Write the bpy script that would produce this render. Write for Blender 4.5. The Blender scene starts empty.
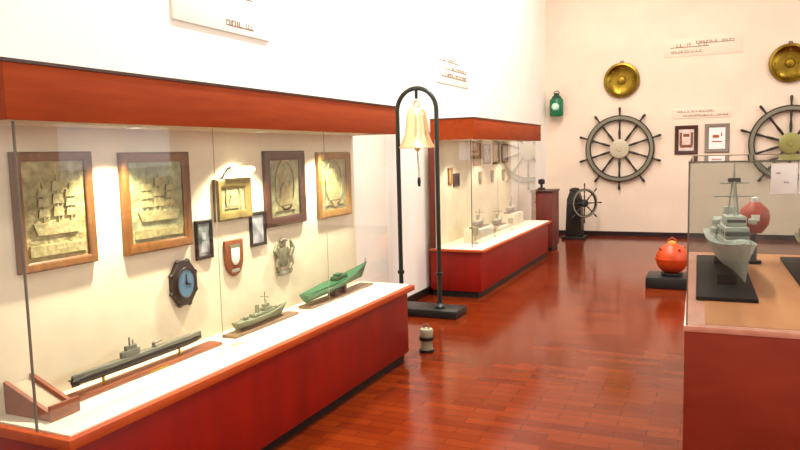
import bpy, bmesh, math, random
from mathutils import Matrix, Vector
random.seed(7)
S = bpy.context.scene
COL = S.collection
PI = math.pi

# ------------------------------------------------------------------ materials
def s2l(c):
    return tuple((v/255/12.92 if v/255 <= .04045 else ((v/255+.055)/1.055)**2.4) for v in c)

def mat(name, rgb, rough=.5, metal=0., rgb2=None, scale=8., stretch=(1, 1, 1), bump=0., coat=0., emit=None, spec=.5, detail=4.):
    m = bpy.data.materials.new(name); m.use_nodes = True
    nt = m.node_tree; b = nt.nodes['Principled BSDF']
    c = s2l(rgb)
    b.inputs['Base Color'].default_value = (*c, 1)
    b.inputs['Roughness'].default_value = rough
    b.inputs['Metallic'].default_value = metal
    b.inputs['Specular IOR Level'].default_value = spec
    if coat:
        b.inputs['Coat Weight'].default_value = coat
        b.inputs['Coat Roughness'].default_value = .12
    if emit:
        b.inputs['Emission Color'].default_value = (*c, 1)
        b.inputs['Emission Strength'].default_value = emit
    tc = nt.nodes.new('ShaderNodeTexCoord'); mp = nt.nodes.new('ShaderNodeMapping')
    mp.inputs['Scale'].default_value = stretch
    nz = nt.nodes.new('ShaderNodeTexNoise'); nz.inputs['Scale'].default_value = scale
    nz.inputs['Detail'].default_value = detail
    nt.links.new(tc.outputs['Object'], mp.inputs['Vector']); nt.links.new(mp.outputs['Vector'], nz.inputs['Vector'])
    r = nt.nodes.new('ShaderNodeValToRGB')
    c2 = s2l(rgb2) if rgb2 else tuple(v*.92 for v in c)
    r.color_ramp.elements[0].position = .32; r.color_ramp.elements[1].position = .68
    r.color_ramp.elements[0].color = (*c, 1); r.color_ramp.elements[1].color = (*c2, 1)
    nt.links.new(nz.outputs['Fac'], r.inputs['Fac']); nt.links.new(r.outputs['Color'], b.inputs['Base Color'])
    if bump:
        bp = nt.nodes.new('ShaderNodeBump'); bp.inputs['Strength'].default_value = bump; bp.inputs['Distance'].default_value = .02
        nt.links.new(nz.outputs['Fac'], bp.inputs['Height']); nt.links.new(bp.outputs['Normal'], b.inputs['Normal'])
    return m

def glass_mat(name, tint, refl=1.0, film=None):
    m = bpy.data.materials.new(name); m.use_nodes = True
    nt = m.node_tree; nt.nodes.clear()
    o = nt.nodes.new('ShaderNodeOutputMaterial'); mx = nt.nodes.new('ShaderNodeMixShader')
    t = nt.nodes.new('ShaderNodeBsdfTransparent'); t.inputs['Color'].default_value = (*tint, 1)
    g = nt.nodes.new('ShaderNodeBsdfGlossy'); g.inputs['Roughness'].default_value = .02
    g.inputs['Color'].default_value = (refl, refl, refl, 1)
    f = nt.nodes.new('ShaderNodeFresnel')     # thin sheet: both faces reflect alike
    ge = nt.nodes.new('ShaderNodeNewGeometry'); io = nt.nodes.new('ShaderNodeMapRange')
    io.inputs['To Min'].default_value = 1.38; io.inputs['To Max'].default_value = 1/1.38
    nt.links.new(ge.outputs['Backfacing'], io.inputs['Value']); nt.links.new(io.outputs['Result'], f.inputs['IOR'])
    nt.links.new(f.outputs[0], mx.inputs[0]); nt.links.new(t.outputs[0], mx.inputs[1]); nt.links.new(g.outputs[0], mx.inputs[2])
    last = mx
    if film:                                   # a faint even diffuse layer mixed over the pane
        d = nt.nodes.new('ShaderNodeBsdfDiffuse'); d.inputs['Color'].default_value = (*film[1], 1)
        m2 = nt.nodes.new('ShaderNodeMixShader'); m2.inputs[0].default_value = film[0]
        nt.links.new(mx.outputs[0], m2.inputs[1]); nt.links.new(d.outputs[0], m2.inputs[2]); last = m2
    nt.links.new(last.outputs[0], o.inputs['Surface'])
    return m

def floor_mat():
    m = bpy.data.materials.new('parquet'); m.use_nodes = True
    nt = m.node_tree; b = nt.nodes['Principled BSDF']
    tc = nt.nodes.new('ShaderNodeTexCoord'); mp = nt.nodes.new('ShaderNodeMapping'); mp.inputs['Scale'].default_value = (1, 1, 1)
    br = nt.nodes.new('ShaderNodeTexBrick'); br.inputs['Scale'].default_value = 1.
    br.inputs['Brick Width'].default_value = .34; br.inputs['Row Height'].default_value = .085
    br.inputs['Mortar Size'].default_value = .0022; br.inputs['Bias'].default_value = -.1
    br.inputs['Color1'].default_value = (*s2l((122, 46, 13)), 1); br.inputs['Color2'].default_value = (*s2l((98, 31, 9)), 1)
    br.inputs['Mortar'].default_value = (*s2l((84, 28, 9)), 1)
    nz = nt.nodes.new('ShaderNodeTexNoise'); nz.inputs['Scale'].default_value = 1.6; nz.inputs['Detail'].default_value = 6
    mx = nt.nodes.new('ShaderNodeMixRGB'); mx.blend_type = 'MULTIPLY'; mx.inputs[0].default_value = .55
    rp = nt.nodes.new('ShaderNodeValToRGB')
    rp.color_ramp.elements[0].position = .35; rp.color_ramp.elements[1].position = .65
    rp.color_ramp.elements[0].color = (.72, .55, .45, 1); rp.color_ramp.elements[1].color = (1, 1, 1, 1)
    L = nt.links.new
    L(tc.outputs['Object'], mp.inputs['Vector']); L(mp.outputs['Vector'], br.inputs['Vector']); L(tc.outputs['Object'], nz.inputs['Vector'])
    L(nz.outputs['Fac'], rp.inputs['Fac']); L(br.outputs['Color'], mx.inputs[1]); L(rp.outputs['Color'], mx.inputs[2])
    L(mx.outputs['Color'], b.inputs['Base Color'])
    b.inputs['Roughness'].default_value = .14
    b.inputs['Specular IOR Level'].default_value = .15
    bp = nt.nodes.new('ShaderNodeBump'); bp.inputs['Strength'].default_value = .06; bp.inputs['Distance'].default_value = .004
    n2 = nt.nodes.new('ShaderNodeTexNoise'); n2.inputs['Scale'].default_value = 14
    L(tc.outputs['Object'], n2.inputs['Vector']); L(n2.outputs['Fac'], bp.inputs['Height']); L(bp.outputs['Normal'], b.inputs['Normal'])
    return m

M = dict(
    wall=mat('wall_paint', (252, 248, 238), .85, rgb2=(250, 244, 232), scale=3),
    wallb=mat('back_wall_paint', (239, 218, 196), .85, scale=2),
    ceil=mat('ceiling_paint', (240, 236, 228), .9),
    black=mat('black_paint', (20, 17, 17), .5),
    base=mat('black_baseboard', (34, 20, 18), .4),
    floor=floor_mat(),
    hood=mat('hood_wood', (162, 66, 22), .6, spec=.15, rgb2=(148, 57, 17), scale=5, stretch=(6, .6, 6)),
    plinth=mat('plinth_wood', (156, 28, 13), .45, spec=.3, rgb2=(136, 23, 11), scale=4, stretch=(2, 2, .4)),
    plinth2=mat('counter_wood', (156, 56, 32), .5, spec=.3, rgb2=(138, 46, 26), scale=4, stretch=(.5, 2, 2)),
    rim=mat('rim_wood', (190, 82, 34), .45, spec=.3, rgb2=(172, 68, 26), scale=6, stretch=(3, .4, 3)),
    white=mat('white_laminate', (244, 236, 214), .6),
    panel=mat('back_panel_paint', (234, 222, 196), .85),
    paper=mat('white_paper', (248, 246, 242), .8),
    ink=mat('brown_ink', (146, 122, 100), .8),
    ink2=mat('grey_ink', (170, 165, 160), .8),
    oak=mat('frame_oak', (126, 80, 32), .5, rgb2=(100, 60, 22), scale=10, stretch=(4, 4, .6)),
    oakl=mat('frame_light_oak', (150, 112, 52), .5, rgb2=(124, 88, 40), scale=10, stretch=(4, 4, .6)),
    olive=mat('frame_olive_gilt', (126, 112, 62), .5, rgb2=(100, 84, 44), scale=12),
    dkwood=mat('frame_dark_wood', (74, 36, 20), .4, rgb2=(48, 24, 16), scale=10, stretch=(4, 4, .6)),
    relief=mat('gilt_relief', (184, 172, 122), .5, .15, rgb2=(128, 116, 72), scale=26, bump=.8, detail=8),
    relief2=mat('silver_green_relief', (170, 170, 132), .5, .15, rgb2=(122, 126, 90), scale=22, bump=.7, detail=8),
    reliefhi=mat('gilt_raised', (180, 170, 124), .5, .15, rgb2=(146, 136, 92), scale=40, bump=.3),
    photo=mat('photo_print', (150, 160, 158), .4, rgb2=(60, 62, 62), scale=14),
    photol=mat('photo_pale', (196, 200, 206), .4, rgb2=(110, 118, 130), scale=12),
    pinkart=mat('pale_pink_print', (232, 214, 204), .6, rgb2=(214, 186, 176), scale=8),
    grey=mat('model_grey', (150, 150, 140), .5), greyg=mat('model_grey_green', (122, 130, 108), .55),
    subg=mat('submarine_grey', (110, 112, 102), .5), subb=mat('submarine_black', (15, 17, 17), .4),
    green=mat('boat_green', (18, 104, 68), .4), greend=mat('boat_green_dark', (16, 84, 56), .4),
    plank=mat('model_base_wood', (150, 82, 48), .45, rgb2=(124, 62, 36), scale=8, stretch=(3, .4, 3)),
    plankg=mat('model_base_grey_wood', (132, 108, 84), .5, rgb2=(112, 88, 68), scale=8, stretch=(3, .4, 3)),
    brass=mat('brass', (176, 142, 48), .32, .9, rgb2=(140, 108, 30), scale=5),
    gong=mat('gong_brass', (150, 122, 44), .3, 1., rgb2=(104, 82, 26), scale=6, bump=.06),
    bell=mat('bell_brass', (250, 226, 176), .28, .75, rgb2=(238, 208, 156), scale=4),
    rope=mat('white_rope', (236, 226, 206), .9, rgb2=(206, 190, 168), scale=60),
    iron=mat('dark_green_iron', (22, 34, 26), .4), ironb=mat('black_slab', (24, 26, 26), .45),
    wheelw=mat('wheel_wood', (50, 44, 32), .45, rgb2=(36, 30, 22), scale=8), wheeld=mat('wheel_dark', (34, 28, 22), .45),
    inlay=mat('rim_inlay_wood', (124, 120, 100), .5),
    hubp=mat('hub_pale', (196, 186, 160), .5, .2), hubg=mat('hub_brass_green', (150, 146, 84), .4, .4),
    lgreen=mat('lantern_green', (14, 110, 70), .35), lgreend=mat('lantern_dark_green', (10, 66, 44), .4),
    lens=mat('lantern_lens', (200, 240, 220), .15),
    blue=mat('dial_blue', (92, 134, 160), .4, rgb2=(78, 118, 146), scale=6),
    orange=mat('buoy_orange', (205, 74, 14), .4, rgb2=(180, 56, 10), scale=5), orangey=mat('buoy_yellow', (236, 150, 50), .4),
    toptan=mat('counter_top_wood', (212, 146, 98), .35, rgb2=(196, 126, 80), scale=4, stretch=(3, .5, 3)),
    toppink=mat('counter_edge_wood', (226, 160, 138), .4, rgb2=(208, 138, 114), scale=5, stretch=(2, .6, 2)),  # pinkish tone paints the glass reflection around the counter margin
    warship=mat('warship_grey', (186, 190, 178), .5, rgb2=(168, 174, 164), scale=9), wdark=mat('warship_dark', (62, 68, 66), .5),
    oliveship=mat('olive_ship', (110, 104, 78), .5), red=mat('model_red', (178, 66, 44), .5), navy=mat('black_stand', (4, 4, 7), .5, spec=.12),
    brownbox=mat('pedestal_wood', (112, 40, 28), .45, rgb2=(92, 30, 22), scale=5, stretch=(2, 2, .5)),
    crestg=mat('crest_grey', (136, 136, 112), .5, .2, rgb2=(96, 96, 78), scale=30, bump=.5), shield=mat('shield_brown', (128, 74, 44), .45),
    bollard=mat('fitting_grey_green', (168, 172, 142), .5), lamp=mat('lamp_lens', (255, 238, 200), .5, emit=9.), lampw=mat('lamp_shade_lit', (255, 240, 205), .5, emit=1.2),
    seal=mat('glass_edge_seal', (112, 104, 90), .4), seal2=mat('pane_seal_pale', (172, 164, 144), .4), tan=mat('tan_print', (190, 160, 112), .6, rgb2=(150, 120, 80), scale=20),
    trayl=mat('tray_lining', (196, 172, 150), .8),
)
G = glass_mat('case_glass', (.985, .99, .98))
GR = glass_mat('counter_glass', (.88, .895, .882), film=(.006, (.62, .66, .60)))

# ------------------------------------------------------------------ mesh helpers
def T(x=0, y=0, z=0): return Matrix.Translation((x, y, z))
def RX(a): return Matrix.Rotation(a, 4, 'X')
def RY(a): return Matrix.Rotation(a, 4, 'Y')
def RZ(a): return Matrix.Rotation(a, 4, 'Z')
I4 = Matrix.Identity(4)

class MB:
    """collects shapes into one mesh"""
    def __init__(self): self.bm = bmesh.new(); self.sm = False
    def face(self, vs):
        try: return self.bm.faces.new(vs)
        except ValueError: return None
    def box(self, x0, x1, y0, y1, z0, z1, X=I4, bev=0.):
        t = bmesh.new()
        bmesh.ops.create_cube(t, size=1, matrix=T((x0+x1)/2, (y0+y1)/2, (z0+z1)/2) @ Matrix.Diagonal((x1-x0, y1-y0, z1-z0, 1)))
        if bev: bmesh.ops.bevel(t, geom=list(t.edges), offset=bev, segments=2, affect='EDGES', profile=.5)
        return self.add(t, X)
    def add(self, t, X=I4):
        bmesh.ops.transform(t, matrix=X, verts=t.verts)
        me = bpy.data.meshes.new('tmp'); t.to_mesh(me); t.free(); self.bm.from_mesh(me); bpy.data.meshes.remove(me)
        return self
    def lathe(self, prof, X=I4, seg=32, closed=False):
        t = bmesh.new(); rings = []
        for r, z in prof:
            if r < 1e-6: rings.append([t.verts.new((0, 0, z))])
            else: rings.append([t.verts.new((r*math.cos(2*PI*k/seg), r*math.sin(2*PI*k/seg), z)) for k in range(seg)])
        pairs = list(zip(rings, rings[1:])) + ([(rings[-1], rings[0])] if closed else [])
        for a, b in pairs:
            for k in range(seg):
                n = (k+1) % seg
                vs = ([a[0]] if len(a) == 1 else [a[k], a[n]]) + ([b[0]] if len(b) == 1 else [b[n], b[k]])
                if len(vs) >= 3: t.faces.new(vs)
        for f in t.faces: f.smooth = True
        bmesh.ops.recalc_face_normals(t, faces=t.faces)
        return self.add(t, X)
    def ring(self, r0, r1, h, X=I4, seg=48):     # flat ring, axis z
        c = min(h, r1-r0)*.2
        return self.lathe([(r0, c), (r0+c, 0), (r1-c, 0), (r1, c), (r1, h-c), (r1-c, h), (r0+c, h), (r0, h-c)], X, seg, True)
    def cyl(self, r, z0, z1, X=I4, seg=20, r1=None):
        r1 = r if r1 is None else r1
        return self.lathe([(0, z0), (r, z0), (r1, z1), (0, z1)], X, seg)
    def ball(self, r, X=I4, seg=24):
        return self.lathe([(r*math.sin(PI*k/14), -r*math.cos(PI*k/14)) for k in range(15)], X, seg)
    def tube(self, pts, r, X=I4, seg=10, radii=None):
        t = bmesh.new(); pts = [Vector(p) for p in pts]; rings = []
        ref = None
        for i, p in enumerate(pts):
            d = (pts[min(i+1, len(pts)-1)] - pts[max(i-1, 0)]).normalized()
            if ref is None:
                ref = Vector((0, 0, 1)) if abs(d.z) < .9 else Vector((1, 0, 0))
            u = d.cross(ref)
            if u.length < 1e-4: u = d.cross(Vector((0, 1, 0)))
            u.normalize(); v = d.cross(u); ref = -v if False else u.cross(d)
            rr = radii[i] if radii else r
            rings.append([t.verts.new(p + (u*math.cos(2*PI*k/seg) + v*math.sin(2*PI*k/seg))*rr) for k in range(seg)])
        for a, b in zip(rings, rings[1:]):
            for k in range(seg): t.faces.new((a[k], a[(k+1) % seg], b[(k+1) % seg], b[k]))
        t.faces.new(rings[0]); t.faces.new(rings[-1])
        for f in t.faces: f.smooth = True
        bmesh.ops.recalc_face_normals(t, faces=t.faces)
        return self.add(t, X)
    def prism(self, pts, h0, h1, X=I4, bev=0.):   # polygon in xy, extruded along z
        t = bmesh.new()
        a = [t.verts.new((x, y, h0)) for x, y in pts]; b = [t.verts.new((x, y, h1)) for x, y in pts]
        t.faces.new(a[::-1]); t.faces.new(b); n = len(pts)
        for k in range(n): t.faces.new((a[k], a[(k+1) % n], b[(k+1) % n], b[k]))
        bmesh.ops.recalc_face_normals(t, faces=t.faces)
        if bev: bmesh.ops.bevel(t, geom=list(t.edges), offset=bev, segments=2, affect='EDGES', profile=.5)
        return self.add(t, X)
    def hull(self, L, B, D, rake=.12, sheer=.25, flare=.55, stern=.7, full=.45, X=I4):
        """lofted hull, bow at +x, keel at z=0; closed with a deck"""
        t = bmesh.new(); N, Mj = 24, 7; secs = []
        for i in range(N+1):
            u = i/N                                   # 0 stern .. 1 bow
            w = B/2*(stern + (1-stern)*min(1, u/.35)**.8 if u < .35 else 1.)
            if u > 1-full: w *= max(.02, 1-((u-(1-full))/full)**1.9)
            fl = flare + (1.25-flare)*max(0, (u-.6)/.4)
            top = D*(1 + sheer*max(0, (u-.35)/.65)**2 + .06*max(0, (.2-u)/.2))
            row = []
            for j in range(Mj+1):
                q = j/Mj
                z = top*q; y = w*(q**fl if q > 0 else 0) * (1 if j else 0)
                x = -L/2 + L*u*(1-rake) + L*rake*(q*u) - L*.03*(1-q)*(1-u)*-1
                row.append((x, y, z))
            secs.append(row)
        vs = []
        for row in secs:
            l = [t.verts.new((x, y, z)) for x, y, z in row]
            r = [l[0]] + [t.verts.new((x, -y, z)) for x, y, z in row[1:]]
            vs.append((l, r))
        for (l0, r0), (l1, r1) in zip(vs, vs[1:]):
            for j in range(Mj):
                t.faces.new((l0[j], l1[j], l1[j+1], l0[j+1]))
                f = (r0[j], r0[j+1], r1[j+1], r1[j]); t.faces.new(f)
            t.faces.new((l0[-1], l1[-1], r1[-1], r0[-1]))
        for l, r in (vs[0], vs[-1]): t.faces.new(l + r[:0:-1])
        bmesh.ops.recalc_face_normals(t, faces=t.faces)
        for f in t.faces: f.smooth = abs(f.normal.z) < .9
        return self.add(t, X)
    def build(self, name, material, parent=None, loc=(0, 0, 0), rot=(0, 0, 0)):
        me = bpy.data.meshes.new(name); self.bm.to_mesh(me); self.bm.free()
        me.set_sharp_from_angle(angle=math.radians(38))
        me.materials.append(material)
        o = bpy.data.objects.new(name, me); COL.objects.link(o)
        o.location = loc; o.rotation_euler = rot
        if parent: o.parent = parent
        return o

def tag(o, label, cat, group=None):
    o['label'] = label; o['category'] = cat
    if group: o['group'] = group
    return o
def thing(name, label, cat, loc=(0, 0, 0), rz=0, group=None):
    o = bpy.data.objects.new(name, None); COL.objects.link(o)
    o.location = loc; o.rotation_euler = (0, 0, rz); o.empty_display_size = .1
    return tag(o, label, cat, group)
def struct(o): o['kind'] = 'structure'; return o
def dup(o, parent=None):
    c = o.copy(); COL.objects.link(c)
    if parent: c.parent = parent
    for ch in list(o.children): dup(ch, c)
    return c

# ------------------------------------------------------------------ room
X_L, X_R, Y_B, Y_F, H = -3.0, 6.5, 13.4, -4.0, 5.6
struct(MB().box(X_L-.2, X_R+.2, Y_F-.2, Y_B+.2, -.1, 0).build('floor', M['floor']))
struct(MB().box(X_L-.2, X_R+.2, Y_F-.2, Y_B+.2, H, H+.1).build('ceiling', M['ceil']))
struct(MB().box(X_L-.2, X_L, Y_F, Y_B, 0, H).build('wall_left', M['wall']))
struct(MB().box(X_L-.2, X_R+.2, Y_B, Y_B+.2, 0, H).build('wall_back', M['wallb']))
struct(MB().box(X_L-.2, X_R+.2, Y_F-.2, Y_F, 0, H).build('wall_front', M['wall']))
wins = [(-1.5, 1.5), (4., 7.), (9.2, 12.2)]  # unseen windows, added so daylight enters from the right
wr = MB(); wr.box(X_R, X_R+.2, Y_F, Y_B, 0, 1.2); wr.box(X_R, X_R+.2, Y_F, Y_B, 4.2, H)
ys = [Y_F] + [v for w in wins for v in w] + [Y_B]
for a, b in zip(ys[::2], ys[1::2]): wr.box(X_R, X_R+.2, a, b, 1.2, 4.2)
struct(wr.build('wall_right', M['wall']))
for i, (a, b) in enumerate(wins):
    f = MB()
    for y0, y1, z0, z1 in ((a, a+.07, 1.2, 4.2), (b-.07, b, 1.2, 4.2), (a+.07, b-.07, 1.2, 1.27), (a+.07, b-.07, 4.13, 4.2), ((a+b)/2-.03, (a+b)/2+.03, 1.27, 4.13)):
        f.box(X_R+.05, X_R+.12, y0, y1, z0, z1)
    struct(f.build('window_%d' % (i+1), M['paper']))
struct(MB().box(X_L+.02, X_R, Y_B-.02, Y_B, 0, .085).build('baseboard_back', M['base']))
struct(MB().box(X_L, X_L+.02, Y_F, Y_B, 0, .085).build('baseboard_left', M['base']))

# ------------------------------------------------------------------ showcases along the left wall
def showcase(label, loc, length, depth, ph, hood_in, z_h0, z_h1, rim_t, joints, hood_ends, strong, downs):
    """local x: 0 = back, +depth = front edge; y: 0 .. length"""
    r = thing('display_case', label, 'display case', loc)
    d = depth
    MB().box(.02, d-.085, .05, length-.05, 0, .07).build('toe_kick', M['black'], r)
    MB().box(0, d-.05, .03, length-.03, .07, ph-rim_t, bev=.003).build('plinth', M['plinth'], r)
    MB().box(0, d, 0, length, ph-rim_t, ph-.004, bev=.004).build('rim', M['rim'], r)
    MB().box(.0, d-.03, .03, length-.03, ph-.004, ph+.003).build('shelf', M['white'], r)
    MB().box(0, .03, .04, length-.06, ph+.003, z_h0).build('back_panel', M['panel'], r)
    h0, h1 = hood_ends; hx = d-hood_in
    hd = MB()
    hd.box(hx-.02, hx, h0, h1, z_h0, z_h1, bev=.002)
    hd.box(0, hx-.02, h0, h0+.02, z_h0, z_h1); hd.box(0, hx-.02, h1-.02, h1, z_h0, z_h1)
    hd.box(0, .02, h0+.02, h1-.02, z_h0, z_h1); hd.box(.02, hx-.02, h0+.02, h1-.02, z_h1-.02, z_h1)
    hd.build('hood', M['hood'], r)
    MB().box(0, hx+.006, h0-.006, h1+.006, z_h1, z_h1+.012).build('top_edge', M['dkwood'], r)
    MB().box(.02, hx-.02, h0+.02, h1-.02, z_h0, z_h0+.012).build('soffit', M['panel'], r)
    gx = hx-.07; g0, g1 = h0+.08, h1-.04
    js = [g0] + list(joints) + [g1]
    for a, b in zip(js, js[1:]):
        MB().box(gx-.004, gx, a+.0015, b-.0015, ph+.003, z_h0).build('glass_pane', G, r)
    for y in (g0, g1-.004):
        MB().box(.031, gx-.005, y, y+.004, ph+.003, z_h0).build('glass_pane', G, r)
    MB().box(gx-.008, gx+.001, g0-.006, g0, ph+.003, z_h0).build('corner_seal', M['seal'], r)
    for y in joints:
        MB().box(gx-.003, gx+.0005, y-.0012, y+.0012, ph+.003, z_h0).build('pane_seal', M['seal2'], r)
    for y in downs:
        dl = MB().ring(.026, .036, .008, T(gx-.1, y, z_h0-.008), 24).build('downlight', M['paper'], r)
        MB().cyl(.025, z_h0-.004, z_h0, T(gx-.1, y, 0), 20).build('lens', M['lamp'], dl)
        L = bpy.data.lights.new('downlight_spot', 'SPOT'); L.energy = strong; L.color = (1, .90, .66)
        L.spot_size = math.radians(112); L.spot_blend = .4; L.shadow_soft_size = .03
        lo = bpy.data.objects.new('downlight_spot', L); COL.objects.link(lo); lo.parent = r
        lo.location = (gx-.1, y, z_h0-.02); lo.rotation_euler = (0, math.radians(-4), 0)
    return r
NEAR = (-2.62, 1.72, 0)
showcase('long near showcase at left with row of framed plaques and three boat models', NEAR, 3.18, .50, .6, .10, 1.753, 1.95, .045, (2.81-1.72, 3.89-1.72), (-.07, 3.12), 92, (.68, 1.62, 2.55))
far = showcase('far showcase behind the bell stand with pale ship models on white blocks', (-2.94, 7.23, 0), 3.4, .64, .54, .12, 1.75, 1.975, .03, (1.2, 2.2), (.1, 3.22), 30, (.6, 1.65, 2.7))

MB().box(0, .07, .022, .0395, .543, 1.75, I4, .002).build('end_post', M['brownbox'], far)

# --- things hung on the near case's back panel: local frame x = along the case (+Y), y = up, z = out of the panel
XP = -2.589
def wallM(): return Matrix(((0, 0, 1, 0), (1, 0, 0, 0), (0, 1, 0, 0), (0, 0, 0, 1)))   # (along, up, out) -> (out, along, up)
WL = wallM()
WB = Matrix(((1, 0, 0, 0), (0, 0, -1, 0), (0, 1, 0, 0), (0, 0, 0, 1)))                 # (along +X, up, out -Y) on the back wall

def frame_mesh(w, h, bw, dep, X, depi=None):
    b = MB(); depi = depi or dep*.55
    t = bmesh.new()
    def rect(x, y, z): return [t.verts.new(v) for v in ((-x, -y, z), (x, -y, z), (x, y, z), (-x, y, z))]
    rs = [rect(w/2, h/2, 0), rect(w/2, h/2, dep*.7), rect(w/2-bw*.2, h/2-bw*.2, dep), rect(w/2-bw*.7, h/2-bw*.7, dep*.85), rect(w/2-bw, h/2-bw, depi), rect(w/2-bw, h/2-bw, 0)]
    for a, c in zip(rs, rs[1:]+rs[:1]):
        for k in range(4): t.faces.new((a[k], a[(k+1) % 4], c[(k+1) % 4], c[k]))
    bmesh.ops.recalc_face_normals(t, faces=t.faces)
    return b.add(t, X)

def plaque(label, y0, y1, z0, z1, bw, fm, rm, kind, name='relief_plaque', X=WL, root=None, cat='plaque', group='framed relief plaques'):
    w, h = y1-y0, z1-z0
    r = thing(name, label, cat, root or (XP, (y0+y1)/2, (z0+z1)/2), 0, group)
    frame_mesh(w, h, bw, .035, X).build('frame', fm, r)
    MB().box(-w/2+bw, w/2-bw, -h/2+bw, h/2-bw, 0, .012, X).build('relief_panel', rm, r)
    iw, ih = w-2*bw, h-2*bw
    b = MB()
    if kind == 'ship':
        b.prism([(-iw*.38, -ih*.12), (iw*.4, -ih*.12), (iw*.34, -ih*.24), (-iw*.32, -ih*.24)], .012, .022, X)
        for q, s in ((-.2, .8), (.03, 1.), (.24, .75)):
            b.box(iw*q-.003, iw*q+.003, -ih*.12, ih*.36*s, .012, .018, X)
            for e in range(3):
                z = -ih*.06+e*ih*.13*s
                b.prism([(iw*(q-.09), z), (iw*(q+.09), z), (iw*(q+.07), z+ih*.1*s), (iw*(q-.07), z+ih*.1*s)], .012, .02, X)
        b.box(-iw*.45, iw*.45, -ih*.45, -ih*.34, .012, .02, X)
    elif kind == 'portrait':
        b.prism([(-iw*.36, -ih*.4), (iw*.36, -ih*.4), (iw*.3, -ih*.32), (-iw*.3, -ih*.32)], .012, .02, X)
        b.prism([(-iw*.22, -ih*.3), (iw*.22, -ih*.3), (iw*.16, ih*.02), (0, ih*.12), (-iw*.16, ih*.02)], .012, .022, X)
        b.lathe([(0, .02), (iw*.12, .018), (iw*.13, .012), (0, .012)], X @ T(0, ih*.2, 0), 18)
        b.ring(iw*.3, iw*.34, .008, X @ T(0, ih*.05, .012) @ Matrix.Diagonal((1, 1.5, 1, 1)), 32)
    else:
        for k in range(5):
            zz = -ih*.36+k*ih*.17
            b.box(-iw*(.34-.03*(k % 2)), iw*(.34-.04*((k+1) % 2)), zz, zz+ih*.1, .012, .018+.003*(k % 2), X)
    b.build('raised_figure', M['reliefhi'], r)
    return r
plaque('large gilt relief in brown wooden frame, nearest the camera in the near showcase', 1.915, 2.305, 1.15, 1.648, .04, M['oak'], M['relief'], 'ship')
plaque('large relief in wide oak frame, second from the left in near showcase', 2.475, 2.94, 1.147, 1.642, .05, M['oak'], M['relief2'], 'ship')
plaque('tall greenish relief in dark brown frame, right of the small lamp-lit picture', 3.63, 4.085, 1.16, 1.642, .06, M['dkwood'], M['relief2'], 'portrait')
plaque('framed relief with light oak frame at far end of near showcase', 4.265, 4.735, 1.155, 1.63, .055, M['oakl'], M['relief2'], 'portrait')
plaque('small square olive-framed picture hung under the brass picture light', 3.15, 3.475, 1.245, 1.485, .055, M['olive'], M['relief2'], 'portrait', 'small_picture', group=None, cat='picture')
# picture light
r = thing('picture_light', 'small lit picture light with dark bracket above the olive-framed picture', 'lamp', (XP, 3.34, 1.52))
MB().tube([(.0065, -.11, -.03), (.02, -.11, -.01), (.045, -.10, .025), (.06, -.075, .03)], .006, I4, 8).build('bracket', M['dkwood'], r)
MB().lathe([(0, -.09), (.018, -.09), (.02, -.08), (.02, .1), (.018, .11), (0, .11)], T(.06, 0, .012) @ RX(-PI/2), 16).build('lamp_shade', M['lampw'], r)

def photo(label, y0, y1, z0, z1, art, figure):
    w, h = y1-y0, z1-z0
    r = thing('photo_frame', label, 'picture', (XP, (y0+y1)/2, (z0+z1)/2), 0, 'small dark framed photographs in the near showcase')
    frame_mesh(w, h, .02, .02, WL).build('frame', M['black'], r)
    MB().box(-w/2+.02, w/2-.02, -h/2+.02, h/2-.02, 0, .008, WL).build('photo_print', art, r)
    b = MB()
    for q in figure: b.prism(q, .008, .0095, WL)
    b.build('print_figure', M['photol'], r)
photo('small dark framed photograph left of the brown crest shield', 2.98, 3.115, 1.05, 1.267, M['photo'], [[(-.03, -.07), (.03, -.07), (.02, -.01), (-.02, -.01)], [(-.015, .0), (.015, .0), (.015, .04), (-.015, .04)]])
photo('small dark framed photograph with bluish print, below left of dark-framed relief', 3.47, 3.625, 1.06, 1.27, M['photol'], [[(-.045, -.07), (.05, -.07), (.03, -.03), (-.03, -.02)]])
# shield crest
def shield_pts(w, h):
    p = [(-w/2, h/2), (w/2, h/2), (w/2, 0)]
    p += [(w/2*math.cos(a), -h/2*math.sin(a)) for a in (PI*k/10 for k in range(1, 10))]
    return p + [(-w/2, 0)]
r = thing('crest_shield', 'small brown wooden shield with pale badge, between the two dark photographs', 'crest', (XP, 3.298, 1.02))
MB().prism(shield_pts(.165, .215), 0, .018, WL, .003).build('shield_board', M['shield'], r)
bd = MB().prism(shield_pts(.075, .10), .018, .026, WL @ T(0, .01, 0), .002).build('badge', M['paper'], r)
MB().box(-.045, .045, .062, .082, .018, .024, WL).build('top_plate', M['greyg'], r)
MB().box(-.035, .035, -.082, -.062, .018, .023, WL).build('name_plate', M['grey'], r)
# coat of arms
r = thing('coat_of_arms', 'grey metal coat of arms below the dark-framed relief plaque', 'crest', (XP, 3.808, .955))
MB().prism(shield_pts(.10, .13), 0, .02, WL @ T(0, -.005, 0), .003).build('shield', M['crestg'], r)
b = MB()
for sx in (-1, 1):
    b.tube([(sx*.05, -.09, .018), (sx*.085, -.05, .019), (sx*.07, 0, .019), (sx*.1, .05, .019), (sx*.075, .1, .018)], .016, WL, 8, [.008, .016, .014, .017, .007])
    b.tube([(sx*.03, -.1, .012), (sx*.07, -.11, .012), (sx*.1, -.095, .012)], .01, WL, 8, [.01, .011, .005])
b.build('supporters', M['crestg'], r)
b = MB().lathe([(0, .02), (.028, .016), (.03, 0), (0, 0)], WL @ T(0, .083, 0), 16)
for k in (-1, 0, 1): b.ball(.012, WL @ T(k*.026, .112-.006*abs(k), .0125), 12)
b.build('crown', M['crestg'], r)
MB().box(-.06, .06, -.122, -.092, 0, .014, WL, .003).build('motto_scroll', M['grey'], r)
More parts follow.
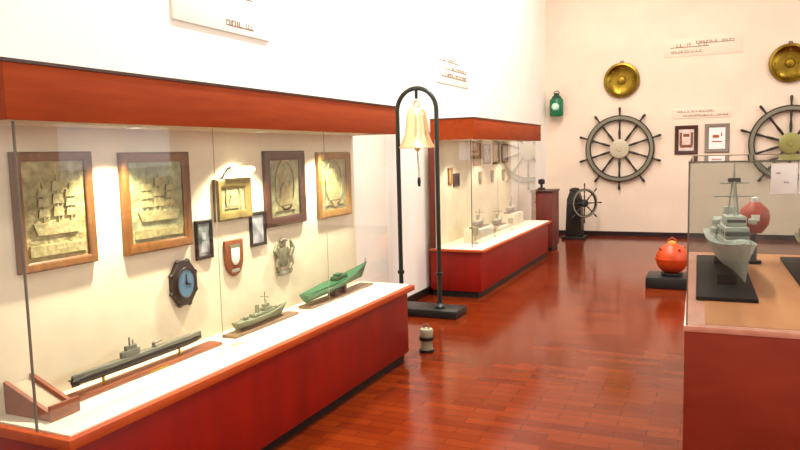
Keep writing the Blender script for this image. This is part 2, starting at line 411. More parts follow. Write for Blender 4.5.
# clock in a small octagonal ship's-wheel case
r = thing('wall_clock', 'dark octagonal clock with blue dial low on the near showcase panel', 'clock', (XP, 2.858, .95))
oc = [(.1*1.06*math.cos(PI/8+PI/4*k)*.95, .128*math.sin(PI/8+PI/4*k)) for k in range(8)]
b = MB().prism(oc, 0, .03, WL, .004)
for k in range(8): b.ball(.015, WL @ T(.097*math.cos(PI/4*k+PI/8), .122*math.sin(PI/4*k+PI/8), .016), 10)
b.build('clock_case', M['black'], r)
E8 = WL @ Matrix.Diagonal((.86, 1.05, 1, 1))
MB().lathe([(0, .03), (.072, .03), (.072, .036), (0, .036)], E8, 32).build('dial', M['blue'], r)
MB().ring(.07, .082, .012, E8 @ T(0, 0, .028), 32).build('bezel', M['ironb'], r)
b = MB().box(-.003, .003, -.01, .05, .036, .04, WL); b.box(-.003, .003, -.008, .036, .036, .04, WL @ RZ(-1.9)); b.cyl(.008, .036, .042, WL, 12)
b.build('clock_hands', M['black'], r)

# --- models standing on the near case's shelf (local x along +Y after rotation: bow direction)
ZS = .6036
YX = RZ(PI/2)           # model x axis -> world +Y
def plank(name, label, x, y0, y1, w, t, m): return None
# submarine
r = thing('submarine_model', 'long black and grey submarine model on a brown plank at left', 'model ship', (-2.455, 2.47, ZS))
pb = MB().box(-.48, .48, -.045, .045, 0, .018, YX, .003).build('base_plank', M['plank'], r)
MB().box(-.05, .07, -.0465, -.044, .004, .014, YX).build('name_plate', M['brass'], pb)
for x in (-.24, .24): MB().cyl(.007, .018, .056, YX @ T(x-.04, 0, 0), 12, .006).build('stand_post', M['brass'], r)
prof = [(0, -.41), (.009, -.405), (.016, -.36), (.02, -.24), (.022, -.05), (.022, .15), (.021, .28), (.017, .36), (.009, .4), (0, .41)]
MB().lathe(prof, YX @ T(-.04, 0, .074) @ RY(PI/2), 20).build('hull', M['subb'], r)
MB().prism([(-.4, .006), (-.2, .017), (.3, .017), (.405, .004), (.405, -.004), (.3, -.017), (-.2, -.017), (-.4, -.006)], .082, .104, YX @ T(-.04, 0, 0), .002).build('deck_casing', M['subg'], r)
ct = MB(); ct.prism([(-.06, .008), (-.04, .014), (.04, .014), (.06, 0), (.04, -.014), (-.04, -.014), (-.06, -.008)], .104, .132, YX @ T(-.115, 0, 0), .002)
ct.prism([(-.03, .01), (.03, .01), (.035, 0), (.03, -.01), (-.03, -.01)], .132, .152, YX @ T(-.115, 0, 0))
ct = ct.build('conning_tower', M['subg'], r)
b = MB().cyl(.004, .15, .19, YX @ T(-.12, 0, 0), 8); b.cyl(.003, .15, .174, YX @ T(-.1, 0, 0), 8); b.build('periscope', M['subg'], ct)
b = MB().cyl(.01, .104, .113, YX @ T(.03, 0, 0), 12); b.cyl(.008, .113, .128, YX @ T(.03, 0, 0), 12); b.tube([(.03, 0, .12), (.085, 0, .125)], .003, YX, 8)
b.build('deck_gun', M['subg'], r)
b = MB()
b.box(-.43, -.385, -.04, .04, .072, .076, YX); b.box(-.445, -.405, -.002, .002, .054, .098, YX)
b.build('stern_fins', M['subb'], r)
# grey-green gunboat
r = thing('gunboat_model', 'small grey-green warship model in the middle of near showcase shelf', 'model ship', (-2.465, 3.395, ZS))
MB().box(-.32, .32, -.05, .05, 0, .016, YX, .003).build('base_plank', M['plankg'], r)
MB().box(-.2, .2, -.01, .01, .016, .024, YX).build('keel_block', M['plankg'], r)
MB().hull(.52, .075, .045, sheer=.5, stern=.75, X=YX @ T(0, 0, .024)).build('hull', M['greyg'], r)
b = MB().box(-.1, .1, -.024, .024, .069, .088, YX, .002); b.box(.0, .08, -.02, .02, .088, .106, YX, .002); b.box(.015, .06, -.015, .015, .106, .126, YX, .002)
b.build('superstructure', M['greyg'], r)
MB().lathe([(0, .088), (.014, .088), (.012, .135), (0, .135)], YX @ T(-.05, 0, 0), 14).build('funnel', M['greyg'], r)
b = MB().cyl(.003, .126, .2, YX @ T(.03, 0, 0), 8); b.box(.027, .033, -.03, .03, .165, .169, YX); b.tube([(.05, 0, .126), (.03, 0, .16)], .002, YX, 6); b.build('mast', M['greyg'], r)
for x, z in ((.14, .073), (-.16, .07)):
    b = MB().box(x-.014, x+.014, -.012, .012, z-.002, z+.018, YX, .003); b.tube([(x, 0, z+.01), (x+(.05 if x > 0 else -.05), 0, z+.014)], .003, YX, 8)
    b.build('gun_turret', M['greyg'], r)
# green boat
r = thing('green_boat_model', 'bright green boat model on a black cradle at the shelf far end', 'model ship', (-2.46, 4.31, ZS))
MB().box(-.45, .45, -.055, .055, 0, .016, YX, .003).build('base_plank', M['plankg'], r)
b = MB()
for x in (-.09, .05): b.prism([(-.03, .016), (.03, .016), (.034, .075), (.0, .062), (-.034, .075)], -.012, .012, YX @ T(x, 0, 0) @ Matrix(((0, 0, 1, 0), (1, 0, 0, 0), (0, 1, 0, 0), (0, 0, 0, 1))))
b.box(-.08, .04, -.008, .008, .03, .045, YX)
b.build('cradle', M['black'], r)
XH = YX @ T(0, 0, .058) @ RY(-.055)
MB().hull(.92, .13, .058, rake=.1, sheer=.75, stern=.55, flare=.45, full=.6, X=XH).build('hull', M['green'], r)
MB().prism([(-.43, .03), (-.1, .056), (.1, .052), (.34, .02), (.34, -.02), (.1, -.052), (-.1, -.056), (-.43, -.03)], .0585, .064, XH).build('deck', M['green'], r)
b = MB().box(-.06, .09, -.03, .03, .064, .09, XH, .004); b.box(-.03, .03, -.022, .022, .09, .106, XH, .003)
b.build('cabin', M['greend'], r)
MB().tube([(.42, 0, .1), (.445, 0, .13)], .003, XH, 6).build('bow_staff', M['greend'], r)
# label card
r = tag(MB().box(-.022, .022, -.05, .05, 0, .003).build('label_card', M['trayl'], None, (-2.345, 2.99, ZS)), 'small pale label card lying on the shelf beside submarine plank end', 'label')
MB().box(-.012, .012, -.04, .04, .003, .0034).build('lettering', M['ink'], r)
# sloping tray at the left end of the shelf
r = thing('sloped_stand', 'sloping brown wooden stand at the left end of the near showcase shelf', 'stand', (-2.46, 1.875, ZS))
S3 = Matrix(((1, 0, 0, 0), (0, 0, 1, 0), (0, 1, 0, 0), (0, 0, 0, 1)))
for y in (-.06, .055): MB().prism([(-.125, 0), (.12, 0), (.12, .035), (-.125, .13)], y, y+.018, S3).build('side_board', M['plank'], r)
MB().box(.121, .136, -.062, .075, 0, .062, I4, .002).build('front_board', M['plank'], r)
MB().prism([(-.125, .1), (.108, .01), (.108, .02), (-.125, .11)], -.042, .055, S3).build('sloping_tray', M['trayl'], r)

# ------------------------------------------------------------------ far showcase contents
XF = -2.909
def card(label, y, z, w, h, m, fm=None, name='framed_picture', cat='picture', group=None):
    r = thing(name, label, cat, (XF, y, z), 0, group)
    if fm:
        frame_mesh(w, h, .03, .02, WL).build('frame', fm, r); MB().box(-w/2+.03, w/2-.03, -h/2+.03, h/2-.03, 0, .008, WL).build('picture_print', m, r)
    else:
        MB().box(-w/2, w/2, -h/2, h/2, 0, .006, WL).build('sheet', m, r)
card('bright white notice sheet at the near end of far showcase', 8.36, 1.625, .40, .23, M['paper'], name='notice_sheet', cat='notice')
card('small black plaque below the white notice in far showcase', 8.05, 1.275, .2, .16, M['black'], M['dkwood'])
card('small tan plaque beside the black plaque in far showcase', 7.84, 1.33, .14, .2, M['tan'], M['oakl'])
seq = [('tan', 'oakl', 'tan picture in light frame, first right of the white notice in far showcase'), ('photol', 'olive', 'pale picture in olive frame, second right of white notice in far showcase'),
       ('tan', 'oak', 'tan picture in oak frame, third right of white notice in far showcase'), ('photol', 'oakl', 'pale picture in light frame nearest the far end of far showcase')]
for k, (a, f, lab) in enumerate(seq):
    card(lab, 8.86+k*.44, 1.58, .3, .3-.02*(k % 2), M[a], M[f], group='row of small pictures in the far showcase')
for k, lab in enumerate(('small brown crest under the first tan picture in far showcase', 'small brown crest in middle of the far showcase lower row', 'small brown crest under the last pale picture in far showcase')):
    r = thing('crest_shield', lab, 'crest', (XF, 9.0+.55*k, 1.26), 0, 'small crests in the far showcase')
    MB().prism(shield_pts(.13, .17), 0, .016, WL, .002).build('shield_board', M['oakl'], r); MB().prism(shield_pts(.07, .09), .016, .022, WL).build('badge', M['grey'], r)
ZF = .5436
ris = [(-2.62, 8.05, .22, .5, .16, 'tall pale block under the nearest small ship in far showcase'), (-2.62, 8.85, .22, .5, .1, 'pale block under the middle small ship in far showcase'), (-2.66, 9.65, .22, .5, .2, 'pale block under the farthest small ship in far showcase')]
for x, y, w, l, h, lab in ris:
    tag(MB().box(-w/2, w/2, -l/2, l/2, 0, h, I4, .004).build('display_block', M['white'], None, (x, y, ZF)), lab, 'display block', 'white display blocks in the far showcase')
def small_ship(label, x, y, z, L, mats, hgt):
    r = thing('ship_model', label, 'model ship', (x, y, z), 0, 'small ship models in the far showcase')
    MB().box(-L*.5, L*.5, -.05, .05, 0, .015, YX, .002).build('base_plank', M['plankg'], r)
    MB().box(-L*.25, L*.25, -.01, .01, .015, .022, YX).build('keel_block', M['plankg'], r)
    MB().hull(L*.9, .08, .05, sheer=.5, X=YX @ T(0, 0, .022)).build('hull', mats, r)
    b = MB().box(-L*.2, L*.15, -.025, .025, .072, .095, YX, .002); b.box(-.02, L*.1, -.02, .02, .095, .12, YX, .002); b.build('superstructure', M['white'], r)
    b = MB().cyl(.005, .12, hgt, YX @ T(.02, 0, 0), 8); b.box(.016, .024, -.06, .06, hgt*.8, hgt*.8+.006, YX); b.build('mast', mats, r)
    MB().cyl(.018, .095, .15, YX @ T(-L*.1, 0, 0), 12, .015).build('funnel', mats, r)
small_ship('nearest small grey ship model on a pale block in far showcase', -2.62, 8.05, ZF+.1606, .46, M['grey'], .22)
small_ship('middle small grey ship model, lower than its neighbours, in far showcase', -2.62, 8.85, ZF+.1006, .46, M['greyg'], .22)
small_ship('farthest small ship model, on the block at far showcase end', -2.66, 9.65, ZF+.2006, .44, M['grey'], .24)
for k, (y, h) in enumerate(((7.72, .2), (8.46, .13), (9.24, .16))):
    lab = ('small pale vase-shaped trophy at near end of far showcase', 'small squat trophy between first two blocks in far showcase', 'small trophy between last two blocks in far showcase')[k]
    r = thing('trophy', lab, 'trophy', (-2.56, y, ZF), 0, 'small trophies in the far showcase')
    MB().cyl(.035, 0, .02, I4, 20).build('foot', M['plank'], r)
    MB().lathe([(0, .02), (.012, .02), (.01, h*.4), (.034, h*.6), (.04, h), (.036, h), (.028, h*.62), (0, h*.5)], I4, 20).build('cup', M['hubp'], r)

# ------------------------------------------------------------------ bell stand and bell
BX, BY = -2.692, 6.36
r = thing('bell_stand', 'tall dark iron arch on black slab between the showcases', 'stand', (BX, BY, 0))
MB().box(-.28, .42, -.13, .2, 0, .08, I4, .008).build('base_slab', M['ironb'], r)
Rr = .207; ZC = 2.02
pts = [(-Rr, 0, .08+.96*t) for t in (0, .5, 1)] + [(-Rr, 0, ZC-.3)]
pts += [(-Rr*math.cos(PI*k/20), 0, ZC+Rr*1.05*math.sin(PI*k/20)) for k in range(21)] + [(Rr, 0, ZC-.3), (Rr, 0, 1.05), (Rr, 0, .08)]
MB().tube(pts, .022, I4, 12).build('arch', M['iron'], r)
for s in (-1, 1):
    MB().lathe([(.021, 0), (.055, 0), (.055, .02), (.03, .045), (.026, .08), (.021, .08)], T(s*Rr, 0, .08), 16).build('foot_collar', M['iron'], r)
    MB().lathe([(.021, -.02), (.034, -.015), (.034, .015), (.021, .02)], T(s*Rr, 0, .42), 16).build('collar', M['iron'], r)
MB().cyl(.016, ZC+Rr*1.05-.1, ZC+Rr*1.05-.018, I4, 12).build('hanger', M['iron'], r)
r = thing('ship_bell', 'polished pale brass bell hanging in the dark iron arch', 'bell', (BX, BY, 1.665))
zt = ZC+Rr*1.05-.1-1.665-.013
MB().lathe([(0, zt-.075), (.06, zt-.08), (.088, zt-.11), (.1, zt-.17), (.115, .15), (.138, .07), (.166, .02), (.181, 0), (.17, -.006), (.15, .03), (.112, .1), (.07, zt-.13), (0, zt-.1)], I4, 40).build('bell_body', M['bell'], r)
MB().tube([(0, 0, zt-.08), (-.028, 0, zt-.06), (-.03, 0, zt-.03), (0, 0, zt), (.03, 0, zt-.03), (.028, 0, zt-.06), (0, 0, zt-.08)], .012, I4, 8).build('crown_loop', M['bell'], r)
ck = MB(); ck.tube([(0, 0, zt-.1), (0, 0, .0)], .006, I4, 8); ck.ball(.028, T(0, 0, -.012), 16)
ck = ck.build('clapper', M['bell'], r)
MB().tube([(0, 0, -.035), (.005, 0, -.12), (.012, 0, -.22), (.012, 0, -.30)], .009, I4, 8).build('lanyard', M['rope'], r)
MB().lathe([(0, -.385), (.013, -.38), (.018, -.33), (.012, -.295), (0, -.29)], T(.012, 0, 0), 12).build('lanyard_knot', M['iron'], r)

r = thing('deck_fitting', 'small grey-green fitting with black bands on floor by showcase end', 'fitting', (-2.13, 5.14, 0))
MB().cyl(.062, 0, .022, I4, 24).build('base_plate', M['ironb'], r)
MB().lathe([(0, .022), (.05, .022), (.046, .1), (0, .1)], I4, 24).build('lower_drum', M['bollard'], r)
MB().lathe([(0, .1), (.06, .1), (.06, .125), (0, .125)], I4, 24).build('band', M['ironb'], r)
MB().lathe([(0, .125), (.048, .125), (.056, .175), (.05, .19), (0, .195)], I4, 24).build('cap', M['bollard'], r)
MB().tube([(.02, 0, .19), (.02, 0, .22), (0, 0, .232), (-.02, 0, .22), (-.02, 0, .19)], .006, I4, 8).build('top_ring', M['plankg'], r)

# ------------------------------------------------------------------ back wall
def gong(label, x, z, R):
    r = thing('gong', label, 'gong', (x, Y_B, z), 0, 'round brass gongs on the back wall')
    MB().lathe([(0, .045), (R*.2, .043), (R*.24, .03), (R*.55, .03), (R*.78, .05), (R*.86, .075), (R*.97, .07), (R, .045), (R*.97, .01), (R*.9, 0), (0, 0)], WB, 56).build('dished_plate', M['gong'], r)
    MB().lathe([(R*.03, .05), (R*.14, .075), (0, .085)][::-1] + [(R*.17, .043), (0, .043)], WB, 28).build('boss', M['brass'], r)
    MB().tube([(-.02, R*.93, .03), (-.02, R+.03, .02), (.02, R+.03, .02), (.02, R*.93, .03)], .008, WB, 8).build('wall_hanger', M['wheeld'], r)
    b = MB()
    for k in range(8): b.ball(R*.045, WB @ T(R*.68*math.cos(k*PI/4), R*.68*math.sin(k*PI/4), .042), 10)
    b.build('studs', M['brass'], r)
gong('round brass gong above the left ship wheel on the back wall', -1.622, 2.835, .315)
gong('round brass gong at the right frame edge above the second wheel', 1.045, 2.945, .32)

def ship_wheel(name, label, loc, R, tip, n, hubm, m_rim, m_spoke, hub, rz=0, X=WB, group=None, off=.04, a0=PI/2, cat='ship wheel'):
    r = thing(name, label, cat, loc, rz, group)
    MB().ring(R*.84, R, .05, X @ T(0, 0, off), 64).build('rim', m_rim, r)
    MB().ring(R*.875, R*.965, .008, X @ T(0, 0, off+.049), 64).build('rim_inlay', M['inlay'], r)
    for k in range(n):
        a = a0 + 2*PI*k/n
        prof = [(0, hub*.9), (.017, hub*.95), (.024, R*.45), (.015, R*.62), (.021, R*.8), (.021, R*1.0), (.014, R*1.04), (.022, R*1.04+(tip-R)*.45), (.024, tip-.02), (.012, tip), (0, tip)]
        s = R/.6
        MB().lathe([(rr*max(s, .6), zz) for rr, zz in prof], X @ RZ(a) @ T(0, 0, off+.025) @ RY(PI/2), 10).build('spoke', m_spoke, r)
    MB().lathe([(0, off-.01), (hub, off-.01), (hub, off+.05), (hub*.85, off+.058), (hub*.3, off+.058), (hub*.26, off+.066), (0, off+.067)], X, 32).build('hub', hubm, r)
    MB().cyl(hub*.4, 0, off-.01, X, 20).build('wall_mount', m_spoke, r)
    return r
ship_wheel('ship_helm', 'large dark ten-spoke ship wheel on the back wall, fully visible', (-1.648, Y_B-.003, 1.607), .605, .75, 10, M['hubp'], M['wheelw'], M['wheeld'], .17, group='wooden ship wheels on the back wall')
ship_wheel('ship_helm', 'large dark ship wheel cut off by the right frame edge', (1.08, Y_B-.003, 1.63), .63, .79, 10, M['hubg'], M['wheelw'], M['wheeld'], .175, group='wooden ship wheels on the back wall')

def wall_picture(label, x0, x1, z0, z1, fm, art, marks):
    w, h = x1-x0, z1-z0
    r = thing('wall_picture', label, 'picture', ((x0+x1)/2, Y_B, (z0+z1)/2), 0, 'pair of small pictures on the back wall')
    frame_mesh(w, h, .065, .03, WB).build('frame', fm, r)
    MB().box(-w/2+.06, w/2-.06, -h/2+.06, h/2-.06, 0, .01, WB).build('print', art, r)
    b = MB()
    for x, y, ww, hh in marks: b.box(x-ww/2, x+ww/2, y-hh/2, y+hh/2, .01, .012, WB)
    b.build('print_marks', M['red'] if art is M['paper'] else M['shield'], r)
wall_picture('small dark brown framed picture, left one of the pair between wheels', -.713, -.335, 1.48, 1.985, M['dkwood'], M['pinkart'], [(0, -.11, .2, .05), (-.09, .02, .04, .22), (.09, .02, .04, .22), (0, .08, .1, .05)])
wall_picture('small grey framed white picture, right one of the pair between wheels', -.225, .165, 1.5, 2.0, mat('frame_grey', (136, 124, 112), .5), M['paper'], [(-.02, .03, .1, .05), (0, -.06, .16, .02), (.07, .06, .02, .06)])

def text_board(name, label, loc, w, h, lines, X, plate, ink, cat='sign', thick=.008, border=None):
    r = thing(name, label, cat, loc)
    MB().box(-w/2, w/2, -h/2, h/2, 0, thick, X, .002).build('board', plate, r)
    b = MB()
    for (lx0, lx1, ly, lh) in lines:
        b.box(lx0, lx1, ly, ly+lh*.22, thick, thick+.0015, X); x = lx0
        while x < lx1:
            ww = min(random.uniform(.5, 1.1)*lh, lx1-x)
            if random.random() > .16:
                k = random.choice((0, 1, 2))
                b.box(x, x+ww*.25, ly, ly+lh, thick, thick+.002, X)
                if k != 1: b.box(x+ww*.25, x+ww*.8, ly+(lh*.75 if k else 0), ly+lh*(1 if k else .3), thick, thick+.002, X)
                if k == 1: b.box(x+ww*.55, x+ww*.8, ly, ly+lh, thick, thick+.002, X)
            x += ww
    b.build('lettering', ink, r)
    return r
text_board('wall_sign', 'long cream sign with a line of brown lettering, highest on back wall', (-.29, Y_B, 3.33), 1.25, .3, [(-.52, .1, .0, .065), (-.1, .5, .05, .05), (-.5, .0, -.09, .04)], WB, M['wallb'], M['ink'])
text_board('wall_sign', 'narrow cream sign with faint lettering above the pair of pictures', (-.28, Y_B, 2.19), .95, .17, [(-.4, .2, .02, .035), (-.3, .42, -.05, .03)], WB, M['wallb'], M['ink'])
text_board('caption_sign', 'tiny white caption card under the white picture on back wall', (-.16, Y_B, 1.39), .3, .09, [(-.12, .1, -.01, .025)], WB, M['paper'], M['ink2'], 'label')
# left wall, above the showcases
text_board('wall_sign', 'white panel with lettering high on left wall above near showcase', (X_L, 3.85, 2.68), 1.0, .48, [(.0, .3, -.2, .04), (-.4, .4, .1, .05), (-.4, .3, 0, .04)], WL, M['wall'], M['ink'], thick=.02)
text_board('wall_sign', 'small cream panel of lettering on left wall above far showcase', (X_L, 8.25, 2.6), 1.15, .34, [(-.5, .2, .09, .04), (-.3, .5, .0, .04), (-.4, .5, -.09, .05)], WL, M['wall'], M['ink'])

# lantern
r = thing('ship_lantern', 'green ship lantern with pale lens on back wall near the corner', 'lantern', (-2.775, Y_B, 2.24))
LX = T(0, -.13, 0)
MB().lathe([(0, 0), (.11, 0), (.125, .02), (.125, .3), (.11, .32), (0, .32)], LX, 28).build('lantern_body', M['lgreen'], r)
MB().lathe([(0, .32), (.1, .32), (.075, .37), (.05, .385), (.05, .42), (.02, .435), (0, .435)], LX, 24).build('cap', M['lgreend'], r)
MB().lathe([(0, .03), (.045, .028), (.07, 0), (.07, -.02), (0, -.02)], LX @ T(0, -.12, .17) @ RX(PI/2), 24).build('lens', M['lens'], r)
MB().tube([(-.05, 0, .42), (-.045, 0, .45), (0, 0, .468), (.045, 0, .45), (.05, 0, .42)], .008, LX, 8).build('handle', M['lgreend'], r)
MB().box(-.06, .06, -.02, 0, .05, .28).build('wall_mount', M['lgreend'], r)

# steering stand with small wheel (floor, by the back wall)
r = thing('steering_stand', 'black steering pedestal standing on the floor by the back wall', 'stand', (-2.36, 12.85, 0))
MB().box(-.2, .2, -.2, .2, 0, .05, I4, .006).build('foot_plate', M['black'], r)
b = MB().prism([(-.15, .05), (.15, .05), (.12, .72), (.07, .86), (-.07, .86), (-.12, .72)], -.13, .13, S3, .008)
b.build('pedestal', M['wheeld'], r)
MB().lathe([(0, 0), (.1, 0), (.1, .03), (.06, .06), (0, .07)], T(0, 0, .86), 20).build('compass_cap', M['black'], r)
MB().tube([(0, -.13, .66), (0, -.24, .66)], .03, RZ(.75), 12).build('axle', M['ironb'], r)
ship_wheel('hand_helm', 'small dark ship wheel mounted on the black steering pedestal', (-2.36+.24*math.sin(.75)+.02, 12.85-.24*math.cos(.75)-.02, .66), .26, .36, 8, M['wheeld'], M['wheeld'], M['wheeld'], .07, rz=.75, off=.012)
# wooden pedestal with a small instrument past the far showcase
r = thing('wooden_pedestal', 'red-brown wooden pedestal just beyond the far showcase end', 'pedestal', (-2.56, 11.35, 0))
MB().box(-.15, .15, -.22, .22, 0, .06, I4, .004).build('foot', M['black'], r)
MB().box(-.17, .17, -.25, .25, .06, .94, I4, .006).build('body', M['brownbox'], r)
MB().box(-.18, .18, -.27, .27, .94, .975, I4, .006).build('top', M['dkwood'], r)
r = thing('brass_instrument', 'small dark instrument standing on the red-brown pedestal', 'instrument', (-2.62, 11.35, .9756))
MB().cyl(.06, 0, .03, I4, 20).build('foot', M['dkwood'], r)
MB().lathe([(0, .03), (.02, .03), (.02, .08), (.055, .1), (.055, .15), (.03, .17), (0, .175)], I4, 20).build('dial_drum', M['black'], r)

# orange mine on black plinth
r = thing('buoy_plinth', 'low black slab on the floor under the orange spherical buoy', 'plinth', (-.5, 8.62, 0))
MB().box(-.24, .22, -.24, .24, 0, .13, I4, .008).build('slab', M['ironb'], r)
MB().ring(.08, .12, .03, T(.03, 0, .13), 32).build('seat_ring', M['black'], r)
r = thing('spherical_buoy', 'orange spherical buoy resting on a low black slab', 'buoy', (-.47, 8.62, .152))
MB().ball(.18, T(0, 0, .172), 40).build('sphere', M['orange'], r)
MB().lathe([(0, .345), (.05, .34), (.045, .365), (.02, .378), (0, .378)], I4, 20).build('top_cap', M['orangey'], r)
MB().ring(.178, .186, .02, T(0, 0, .162), 48).build('seam_band', M['orange'], r)
for k in range(4):
    a = .6+k*PI/2
    MB().cyl(.015, .176, .212, T(0, 0, .172) @ RZ(a) @ RY(.9), 12, .012).build('horn', M['red'], r)
MB().tube([(-.04, 0, .31), (-.045, 0, .375), (0, 0, .405), (.045, 0, .375), (.04, 0, .31)], .008, T(0, 0, .01) , 8).build('lifting_eye', M['red'], r)

# ------------------------------------------------------------------ glass counter at right
CR = math.radians(1.4); C0 = (-.13, 3.355, 0); CW, CD, CH, GT = 1.3, 2.45, .8, 1.535
r = thing('glass_counter', 'wood-panelled counter with glass box at right holding grey warship', 'display case', C0, CR)
MB().box(.04, CW-.04, .04, CD-.04, 0, .08).build('toe_kick', M['black'], r)
MB().box(.004, CW-.004, .004, CD-.004, .08, CH-.03, I4, .003).build('plinth', M['plinth2'], r)
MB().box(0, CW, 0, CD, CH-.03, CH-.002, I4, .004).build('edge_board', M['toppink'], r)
MB().box(.09, CW-.09, .05, CD-.05, CH-.002, CH).build('top_inlay', M['toptan'], r)
g = .006; gi = .012
for nm, bx in (('front', (gi, CW-gi, gi, gi+g)), ('back', (gi, CW-gi, CD-gi-g, CD-gi)), ('left', (gi, gi+g, gi+g+.001, CD-gi-g-.001)), ('right', (CW-gi-g, CW-gi, gi+g+.001, CD-gi-g-.001))):
    MB().box(*bx, CH-.002, GT-g).build('glass_pane', GR, r)
MB().box(gi, CW-gi, gi, CD-gi, GT-g, GT).build('glass_lid', GR, r)
b = MB()
for x in (gi-.002, CW-gi-.004):
    for y in (gi-.002, CD-gi-.004): b.box(x, x+.006, y, y+.006, CH-.002, GT)
e = .005
b.box(gi, CW-gi, gi-.003, gi+e-.003, GT-.003, GT+.003); b.box(gi-.003, gi+e-.003, gi, CD-gi, GT-.003, GT+.003)
b.box(gi, CW-gi, CD-gi-e, CD-gi, GT-.003, GT+.003)
b.build('edge_strips', M['seal'], r)
CM = T(*C0) @ RZ(CR)
def cpos(x, y, z): return CM @ Vector((x, y, z))
for lab, x0, x1, lines in (('white paper notice taped to the counter glass, larger left sheet', .335, .435, [(-.03, -.015, .02, .006), (.0, .022, -.02, .01)]), ('white paper notice at the right frame edge on counter glass', .44, .54, [(-.03, .03, .0, .006)])):
    o = text_board('paper_notice', lab, cpos((x0+x1)/2, gi-.0005, 1.46), x1-x0, .128, lines, WB, M['paper'], M['ink2'], 'notice', thick=.001)
    o.rotation_euler = (0, 0, CR); o['group'] = 'paper notices on the counter glass'

# warship
r = thing('warship_model', 'large pale grey warship model with bow to camera on black base', 'model ship', cpos(.21, 1.38, CH+.0006), CR)
BOW = RZ(-PI/2)          # model +x -> toward the camera
MB().box(-.16, .135, -.8, .76, 0, .02, I4, .003).build('base_board', M['navy'], r)
for y in (-.4, .35): MB().box(-.05, .05, y-.015, y+.015, .02, .075, I4, .003).build('cradle', M['navy'], r)
SX = T(.035, 0, .055) @ RZ(.1) @ BOW
MB().hull(1.36, .24, .16, rake=.11, sheer=.45, stern=.75, flare=.5, full=.5, X=SX).build('hull', M['warship'], r)
b = MB(); b.box(-.5, .28, -.07, .07, .145, .2, SX, .004); b.box(-.15, .22, -.065, .065, .2, .27, SX, .005); b.box(.0, .18, -.055, .055, .27, .33, SX, .005); b.box(-.42, -.22, -.06, .06, .2, .28, SX, .005)
ss = b.build('superstructure', M['warship'], r)
MB().box(.179, .182, -.05, .05, .295, .312, SX).build('bridge_windows', M['wdark'], ss)
b = MB().lathe([(0, .27), (.05, .27), (.038, .37), (0, .37)], SX @ T(-.09, 0, 0), 20); b.build('funnel', M['warship'], r)
b = MB()
for sx, sy in ((-.02, -.03), (-.02, .03), (.04, 0)): b.tube([(.06+sx, sy, .33), (.06, 0, .6)], .006, SX, 8)
for z, w in ((.44, .11), (.52, .08)): b.box(.054, .066, -w, w, z, z+.008, SX)
b.cyl(.004, .58, .645, SX @ T(.06, 0, 0), 8)
ms = b.build('mast', M['warship'], r)
b = MB().box(.05, .075, -.035, .035, .53, .555, SX, .004); b.build('radar', M['wdark'], ms)
b = MB()
for s in (-1, 1): b.box(.06, .13, s*.1-.02, s*.1+.02, .28, .31, SX, .005); b.box(-.2, -.08, s*.085-.014, s*.085+.014, .2, .235, SX, .008)
b.build('ship_boats', M['warship'], r)
for x, z in ((.36, .165), (-.55, .14)):
    b = MB().lathe([(0, 0), (.05, 0), (.045, .03), (.03, .05), (0, .055)], SX @ T(x, 0, z), 20); d = 1 if x > 0 else -1
    b.tube([(x+.03*d, 0, z+.03), (x+.15*d, 0, z+.05)], .007, SX, 8); b.build('gun_turret', M['warship'], r)
b = MB()
for k in range(9):
    for s in (-1, 1): b.cyl(.002, .16, .19, SX @ T(.32+.03*k, s*(.075-.006*k), 0), 6)
b.build('railing', M['warship'], r)
b = MB()
for k in range(5): b.box(-.1+.08*k, -.07+.08*k, -.0665, .0665, .222, .245, SX)
b.build('portholes', M['wdark'], ss)
# made-up red drum with pale spots, shaped to stand in for a reflection
r = thing('red_buoy_model', 'red model buoy with pale lamp behind the grey warship', 'model', cpos(.408, 1.95, CH+.0006), CR)
MB().cyl(.05, 0, .02, I4, 24).build('foot', M['navy'], r)
MB().lathe([(0, .02), (.02, .02), (.02, .2), (0, .2)], I4, 16).build('post', M['wdark'], r)
MB().lathe([(0, .2), (.05, .21), (.09, .27), (.095, .33), (.085, .37), (.03, .42), (0, .42)], I4, 32).build('drum', M['red'], r)
MB().lathe([(0, .0), (.02, .0), (.022, .03), (0, .04)], T(0, 0, .418), 16).build('lamp', M['paper'], r)  # no lamp: pale cap painted as part of the reflection's bright spot
MB().box(-.025, .025, -.099, -.08, .3, .34).build('plate', M['paper'], r)  # pale patch painted as the bright centre of the reflection
# second ship
r = thing('olive_ship_model', 'dark olive ship model at the right frame edge inside glass counter', 'model ship', cpos(.74, 1.62, CH+.0006), CR)
MB().box(-.15, .15, -.6, .55, 0, .02, I4, .003).build('base_board', M['navy'], r)
for y in (-.3, .3): MB().box(-.05, .05, y-.015, y+.015, .02, .07, I4, .003).build('cradle', M['navy'], r)
S2 = T(0, 0, .05) @ BOW
MB().hull(1.0, .2, .14, sheer=.4, X=S2).build('hull', M['oliveship'], r)
b = MB().box(-.3, .2, -.07, .07, .14, .2, S2, .004); b.box(-.05, .15, -.06, .06, .2, .27, S2, .004); b.build('superstructure', M['oliveship'], r)
MB().cyl(.04, .2, .36, S2 @ T(-.13, 0, 0), 20, .034).build('funnel', M['wdark'], r)
b = MB().cyl(.006, .27, .55, S2 @ T(.05, 0, 0), 8); b.box(.046, .054, -.1, .1, .44, .448, S2); b.build('mast', M['wdark'], r)

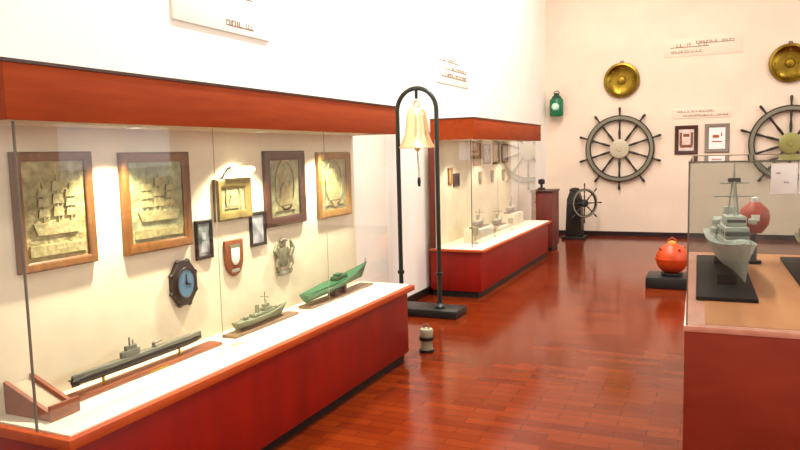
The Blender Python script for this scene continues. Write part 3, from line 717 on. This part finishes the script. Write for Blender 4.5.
# ------------------------------------------------------------------ lights
def area(name, loc, rot, sx, sy, e, col):
    L = bpy.data.lights.new(name, 'AREA'); L.shape = 'RECTANGLE'; L.size = sx; L.size_y = sy; L.energy = e; L.color = col
    o = bpy.data.objects.new(name, L); COL.objects.link(o); o.location = loc; o.rotation_euler = rot
    return o
for i, (a, b_) in enumerate(wins):
    area('window_daylight', (X_R+.03, (a+b_)/2, 2.7), (0, PI/2, 0), 2.9, 2.9, (150, 150, 40)[i], (1, .97, .92))  # fill light added in the unseen window openings
for y in (4.3, 6.4, 8.5, 10.6):
    area('ceiling_lamp', (-1.5, y, H-.05), (0, 0, 0), .4, 1.6, {4.3: 175, 6.4: 165, 8.5: 125, 10.6: 85}[y], (1, .95, .88))  # unseen overhead fill, added mainly to brighten the left wall
for x, y in ((1.4, .6), (2.8, 6.), (2.8, 10.)):  # more unseen fill added overhead; the first brightens camera-facing fronts
    area('ceiling_lamp', (x, y, H-.05), (0, 0, 0), .4, 1.6, 110 if y < 1 else 70, (1, .94, .86))
W = bpy.data.worlds.new('world'); S.world = W; W.use_nodes = True
bg = W.node_tree.nodes['Background']; bg.inputs[0].default_value = (.75, .85, 1, 1); bg.inputs[1].default_value = 1.0

# ------------------------------------------------------------------ camera
yaw, pit, rol = (math.radians(v) for v in (24.5, 5.75, -1.4))
f = Vector((-math.sin(yaw)*math.cos(pit), math.cos(yaw)*math.cos(pit), -math.sin(pit)))
rt = Vector((math.cos(yaw), math.sin(yaw), 0)); up = rt.cross(f)
rt2 = rt*math.cos(rol)+up*math.sin(rol); up2 = -rt*math.sin(rol)+up*math.cos(rol)
cd = bpy.data.cameras.new('camera'); cd.sensor_width = 36; cd.sensor_fit = 'HORIZONTAL'; cd.lens = 700/800*36; cd.clip_start = .05
co = bpy.data.objects.new('camera', cd); COL.objects.link(co)
mw = Matrix((rt2, up2, -f)).transposed().to_4x4(); mw.translation = (0, 0, 1.6); co.matrix_world = mw
S.camera = co

S.view_settings.view_transform = 'Standard'; S.view_settings.look = 'None'; S.view_settings.gamma = 1
S.view_settings.use_curve_mapping = False; S.view_settings.exposure = -0.1
try:
    S.cycles.use_denoising = True; S.cycles.max_bounces = 10; S.cycles.transparent_max_bounces = 24; S.cycles.caustics_reflective = False
    S.cycles.sample_clamp_indirect = 6
except Exception: pass
